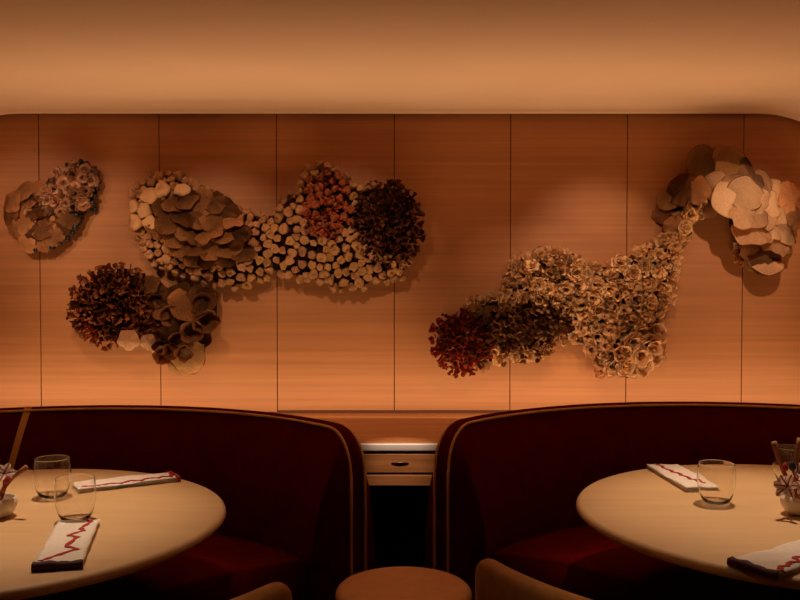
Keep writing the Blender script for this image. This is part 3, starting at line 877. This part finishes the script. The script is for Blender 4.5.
# --- 3: lower left relief
o3 = [(67, 312), (70, 294), (80, 278), (95, 268), (120, 262), (142, 268), (153, 284), (172, 284), (196, 290), (214, 294), (222, 308), (219, 328), (207, 342), (206, 362), (190, 373), (170, 373), (158, 362), (154, 346), (140, 350), (122, 346), (104, 350), (88, 342), (74, 330)]
r3 = Relief('rust ruffled flower relief with brown fungus caps, lowest on the left of the wall', o3, .07, balls=[(111, 306, 48, .15), (190, 315, 30, .09)])
caps3 = [(155, 296, 16, 'b', (-.2, -1, .4)), (163, 304, 17, 'b', (.0, -1, .3)), (190, 304, 21, 'b', (.25, -1, .6)), (178, 296, 17, 'b', (-.1, -1, .7)), (202, 300, 17, 'b', (.5, -1, .5)), (176, 318, 19, 'b', (-.2, -1, .0)), (187, 328, 18, 'b', (.2, -1, -.1)), (164, 322, 13, 'd', (-.3, -1, -.1)),
         (197, 338, 14, 'd', (.3, -1, -.3)), (170, 336, 13, 'b', (-.3, -1, -.3)), (182, 345, 14, 'd', (-.1, -1, -.4)), (163, 342, 10, 'b', (-.4, -1, -.2)), (189, 356, 19, 'o', (.25, -1, -.15)), (180, 363, 14, 'o', (.0, -1, -.2)), (150, 285, 11, 'd', (-.2, -1, .5))]
for x, y, s, c, tl in caps3:
    q = r3.loc(x, y)
    ms = {'d': CAP['cap_deep'], 'b': CAP['cap_brown'], 'o': CAP['cap_olive']}[c]
    r3.put('fungus_cap', rv.choice(ms), q[0], q[1], s * PX, lift=.014 + rv.uniform(0, .012), tilt=tl)
for x, y, s, c in [(208, 320, 14, 'cap_brown'), (164, 354, 10, 'cap_deep'), (173, 350, 9, 'cap_deep'), (161, 346, 8, 'cap_brown'), (180, 340, 10, 'cap_brown'), (194, 330, 12, 'cap_brown'), (172, 314, 11, 'cap_brown'), (204, 302, 11, 'cap_brown'), (158, 300, 9, 'cap_brown'), (186, 352, 9, 'cap_brown')]:
    q = r3.loc(x, y)
    r3.put('fungus_cup', rv.choice(CUP[c]), q[0], q[1], s * PX, lift=.05, tilt=(.2, -1, -.25))
for x, y, s in [(132, 339, 11), (149, 342, 9), (153, 349, 6)]:
    q = r3.loc(x, y)
    r3.put('pale_blossom', m_cap(rv, M['shell_edge'], .10, .45, 0, .08, 5, .08), q[0], q[1], s * PX, lift=.045, tilt=(.05, -1, -.1))
q = [(110 + 44 * math.cos(a), 306 + 44 * math.sin(a)) for a in [k * .4 for k in range(16)]]
r3.fill('ruffle', lambda p, r: RUF['ruffle_brown'] if r.random() < .75 else RUF['ruffle_dark'], q, 5.4 * PX, 5.2 * PX, [(132, 339, 8), (149, 342, 7)], lift=.004, jit=.45, tries=9000)
r3.fill('ruffle', RUF['ruffle_brown'], [(140, 290), (152, 300), (160, 318), (160, 336), (146, 338), (140, 320)], 5.6 * PX, 5.2 * PX, lift=.02, jit=.4, tries=2500)
r3.build()

# --- 4: the long right relief
o4 = [(431, 345), (432, 322), (444, 312), (462, 310), (470, 300), (486, 296), (500, 288), (508, 268), (518, 253), (545, 246), (570, 250), (588, 262), (610, 262), (632, 250), (655, 238), (668, 228), (672, 212), (664, 206), (666, 190), (674, 178), (690, 168), (694, 156), (710, 148), (730, 148), (748, 158), (768, 172), (786, 184), (799, 190), (803, 214), (799, 240), (782, 262), (764, 269), (750, 262), (744, 246), (734, 232), (722, 212), (704, 212), (696, 230), (684, 250), (682, 272), (676, 300), (664, 320), (668, 345), (658, 362), (632, 374), (608, 376), (592, 362), (584, 345), (566, 336), (560, 352), (535, 362), (505, 366), (484, 374), (455, 376), (438, 364)]
r4 = Relief('long cream coral relief on the right with crimson ruffles and pale shells', o4, .09, balls=[(459, 343, 34, .13), (528, 328, 40, .11), (552, 285, 45, .13), (740, 200, 45, .13)], core='core_tan')
coralpoly = [(500, 300), (508, 268), (518, 250), (545, 245), (572, 250), (590, 262), (612, 262), (634, 250), (657, 238), (672, 225), (690, 205), (704, 206), (698, 228), (686, 250), (682, 272), (676, 300), (664, 322), (660, 350), (630, 366), (606, 368), (590, 352), (572, 336), (574, 318), (548, 302), (520, 300), (505, 306)]
r4.fill('coral_rosette', lambda p, r: ROS['coral'] if p[0] < r4.loc(640, 0)[0] or r.random() < .3 else ROS['coral_gold'], coralpoly, 12.0 * PX, 8.8 * PX, lift=.006, jit=.4, tries=9000)
r4.fill('coral_frill', RUFC, coralpoly, 6.2 * PX, 6.0 * PX, lift=.010, jit=.45, tries=12000)
for x, y in [(470, 304), (482, 300), (494, 296), (505, 300), (476, 310), (566, 340), (578, 342), (484, 366), (500, 360), (515, 357), (530, 356), (494, 352), (545, 352)]:
    q = r4.loc(x, y); r4.put('coral_rosette', rv.choice(ROS['coral_gold']), q[0], q[1], 8 * PX, lift=.004)
q = [(459 + 31 * math.cos(a), 343 + 33 * math.sin(a)) for a in [k * .4 for k in range(16)]]
r4.fill('crimson_ruffle', lambda p, r: RUF['ruffle_red'], q, 5.0 * PX, 5.1 * PX, lift=.008, jit=.45, tries=10000)
q = [(525 + 44 * math.cos(a), 328 + 33 * math.sin(a) - .18 * 42 * math.cos(a)) for a in [k * .4 for k in range(16)]]
r4.fill('olive_ruffle', lambda p, r: RUF['ruffle_olive'] if r.random() < .8 else RUF['ruffle_dark'], q, 5.6 * PX, 5.4 * PX, [(494, 354, 9), (515, 357, 8), (530, 356, 6)], lift=.01, jit=.45, tries=6000)
for x, y, s in [(652, 346, 15), (640, 356, 13), (655, 334, 12), (626, 366, 12), (612, 366, 11), (600, 360, 10), (644, 366, 11), (658, 358, 11), (632, 342, 11), (620, 352, 10), (592, 350, 9), (604, 372, 8), (637, 371, 9)]:
    q = r4.loc(x, y)
    r4.put('frilled_shell', rv.choice(CUP['shell_edge'] + ROS['shell_edge']), q[0], q[1], s * PX, lift=.02, tilt=(rv.uniform(-.1, .4), -1, rv.uniform(-.45, .0)))
shells = [(702, 162, 18, 'o', .02, (-.3, -1, .2)), (727, 160, 18, 'o', .03, (.1, -1, .25)), (745, 163, 9, 'o', .02, (.3, -1, .3)), (727, 173, 17, 'o', .05, (0, -1, .4)), (683, 190, 18, 'm', .045, (-.5, -1, .1)), (695, 191, 15, 'm', .075, (-.9, -1, .1)), (667, 213, 11, 'm', .02, (-.5, -1, 0)), (677, 226, 14, 'm', .04, (-.5, -1, -.1)), (669, 200, 12, 'o', .0, (-.5, -1, .1)),
          (788, 198, 19, 'm', .0, (.5, -1, .1)), (794, 217, 14, 'm', .01, (.6, -1, 0)), (784, 232, 16, 'p', .02, (.5, -1, .3)), (770, 192, 17, 'p', .025, (.45, -1, .2)), (777, 212, 16, 'p', .04, (.5, -1, .15)), (758, 187, 18, 'p', .045, (.35, -1, .25)), (743, 184, 19, 'p', .06, (.1, -1, .35)), (764, 206, 15, 'p', .07, (.45, -1, .1)),
          (717, 189, 19, 'p', .07, (-.3, -1, .2)), (724, 199, 21, 'p', .10, (-.1, -1, .15)), (736, 196, 19, 'p', .105, (.1, -1, .25)), (728, 188, 15, 'p', .095, (-.05, -1, .5)), (746, 203, 20, 'p', .085, (.3, -1, .15)), (733, 216, 16, 'p', .125, (.05, -1, .05)), (748, 217, 14, 'p', .10, (.25, -1, .2)), (760, 220, 13, 'p', .08, (.3, -1, .4)), (748, 235, 21, 'p', .09, (.0, -1, 1.2)), (768, 232, 14, 'p', .06, (.35, -1, .8)),
          (755, 249, 15, 'm', .03, (.1, -1, .1)), (772, 246, 16, 'p', .05, (.3, -1, 1.1)), (764, 257, 20, 'm', .02, (.1, -1, .2)), (767, 263, 19, 'p', .05, (.2, -1, 1.3)), (785, 246, 11, 'p', .02, (.5, -1, .8)), (755, 263, 9, 'o', .01, (0, -1, .2)), (708, 211, 9, 'p', .03, (-.1, -1, .2)), (701, 206, 10, 'p', .05, (-.2, -1, .2))]
for x, y, s, c, lf, tl in shells:
    q = r4.loc(x, y)
    ms = {'o': SHL['cap_olive'], 'm': SHL['cap_orange'], 'p': SHL['cap_pale']}[c]
    r4.put('shell_disc', rv.choice(ms), q[0], q[1], s * PX * .98, lift=max(.004, lf - .035), tilt=tl)
for x, y in [(690, 216), (684, 228), (692, 208), (680, 238), (700, 202), (674, 246), (688, 240), (668, 238), (744, 250), (746, 258), (742, 244)]:
    q = r4.loc(x, y); r4.put('coral_rosette', rv.choice(ROS['coral_gold']), q[0], q[1], 8.5 * PX, lift=.03)
r4.build()

# ------------------------------------------------------------------ lights
WARM = (1.0, .62, .34)
def area(name, loc, rot, sx, sy, power, col=WARM, spread=180):
    l = bpy.data.lights.new(name, 'AREA'); l.shape = 'RECTANGLE'; l.size = sx; l.size_y = sy; l.energy = power; l.color = col
    l.spread = R(spread)
    o = bpy.data.objects.new(name, l); link(o); o.location = loc; o.rotation_euler = rot; return o
def spot(name, loc, target, power, angle, blend=.8, size=.03, col=WARM):
    l = bpy.data.lights.new(name, 'SPOT'); l.energy = power; l.spot_size = R(angle); l.spot_blend = blend; l.shadow_soft_size = size; l.color = col
    o = bpy.data.objects.new(name, l); link(o); o.location = loc
    o.rotation_euler = (Vector(target) - Vector(loc)).to_track_quat('-Z', 'Y').to_euler(); return o
# cove strip on the shelf behind the banquettes, washing the wall and the ceiling
COVE = (1.0, .62, .33)
area('cove_strip', (0, 4.22, .765), (R(180 - 45), 0, 0), 4.4, .05, 9.6, (1, .70, .43))
area('ceiling_boost', (0, 3.88, .74), (R(180 + 6), 0, 0), 4.4, .04, 11.8, COVE, 100)  # second, unseen emitter added to boost the ceiling
# ceiling downlights: one over each table, a row aimed at the wall
spot('table_downlight', (-1.05, 2.75, 2.2), (-1.03, 2.42, .75), 66, 52, .9, .03, (1, .70, .44))
spot('table_downlight', (1.10, 2.85, 2.2), (1.02, 2.52, .75), 66, 52, .9, .03, (1, .70, .44))
for x, tx, tz, p in [(-2.0, -1.78, 1.72, 24), (-1.50, -1.42, 1.62, 22), (-.95, -.90, 1.58, 31), (-.35, -.26, 1.58, 26), (1.0, .96, 1.50, 44), (.50, .62, 1.22, 24), (1.62, 1.66, 1.58, 42), (-1.45, -1.42, 1.20, 16)]:  # some spots of this row are added to brighten dim reliefs
    spot('wall_downlight', (x, 3.25, 2.18), (tx, WY, tz - .10), p, 42, 1.0, .02, (1, .68, .45))
spot('stool_fill', (.02, 2.1, 2.2), (.01, 2.42, .54), 15, 24, .9, .03)  # unseen fill spot added to brighten the stool
spot('chair_fill', (.35, 1.25, 2.2), (.50, 1.80, .70), 9, 26, .9, .03, (1, .66, .36))  # added fill from the camera side, lifts the right chair back
spot('chair_fill', (-.40, 1.15, 2.2), (-.50, 1.68, .70), 7, 26, .9, .03, (1, .66, .36))  # same added fill for the left chair back
spot('shelf_fill', (0, 2.85, 2.2), (0, 3.63, .66), 105, 12, 1.0, .02, (1, .74, .55))  # narrow unseen spot added to brighten the shelf edge and drawer

w = bpy.data.worlds.new('room_dark'); SC.world = w; w.use_nodes = True
w.node_tree.nodes['Background'].inputs['Color'].default_value = (.05, .02, .01, 1)
w.node_tree.nodes['Background'].inputs['Strength'].default_value = .1
SC.view_settings.view_transform = 'Standard'; SC.view_settings.look = 'None'
SC.view_settings.gamma = 1; SC.view_settings.exposure = 0; SC.view_settings.use_curve_mapping = False
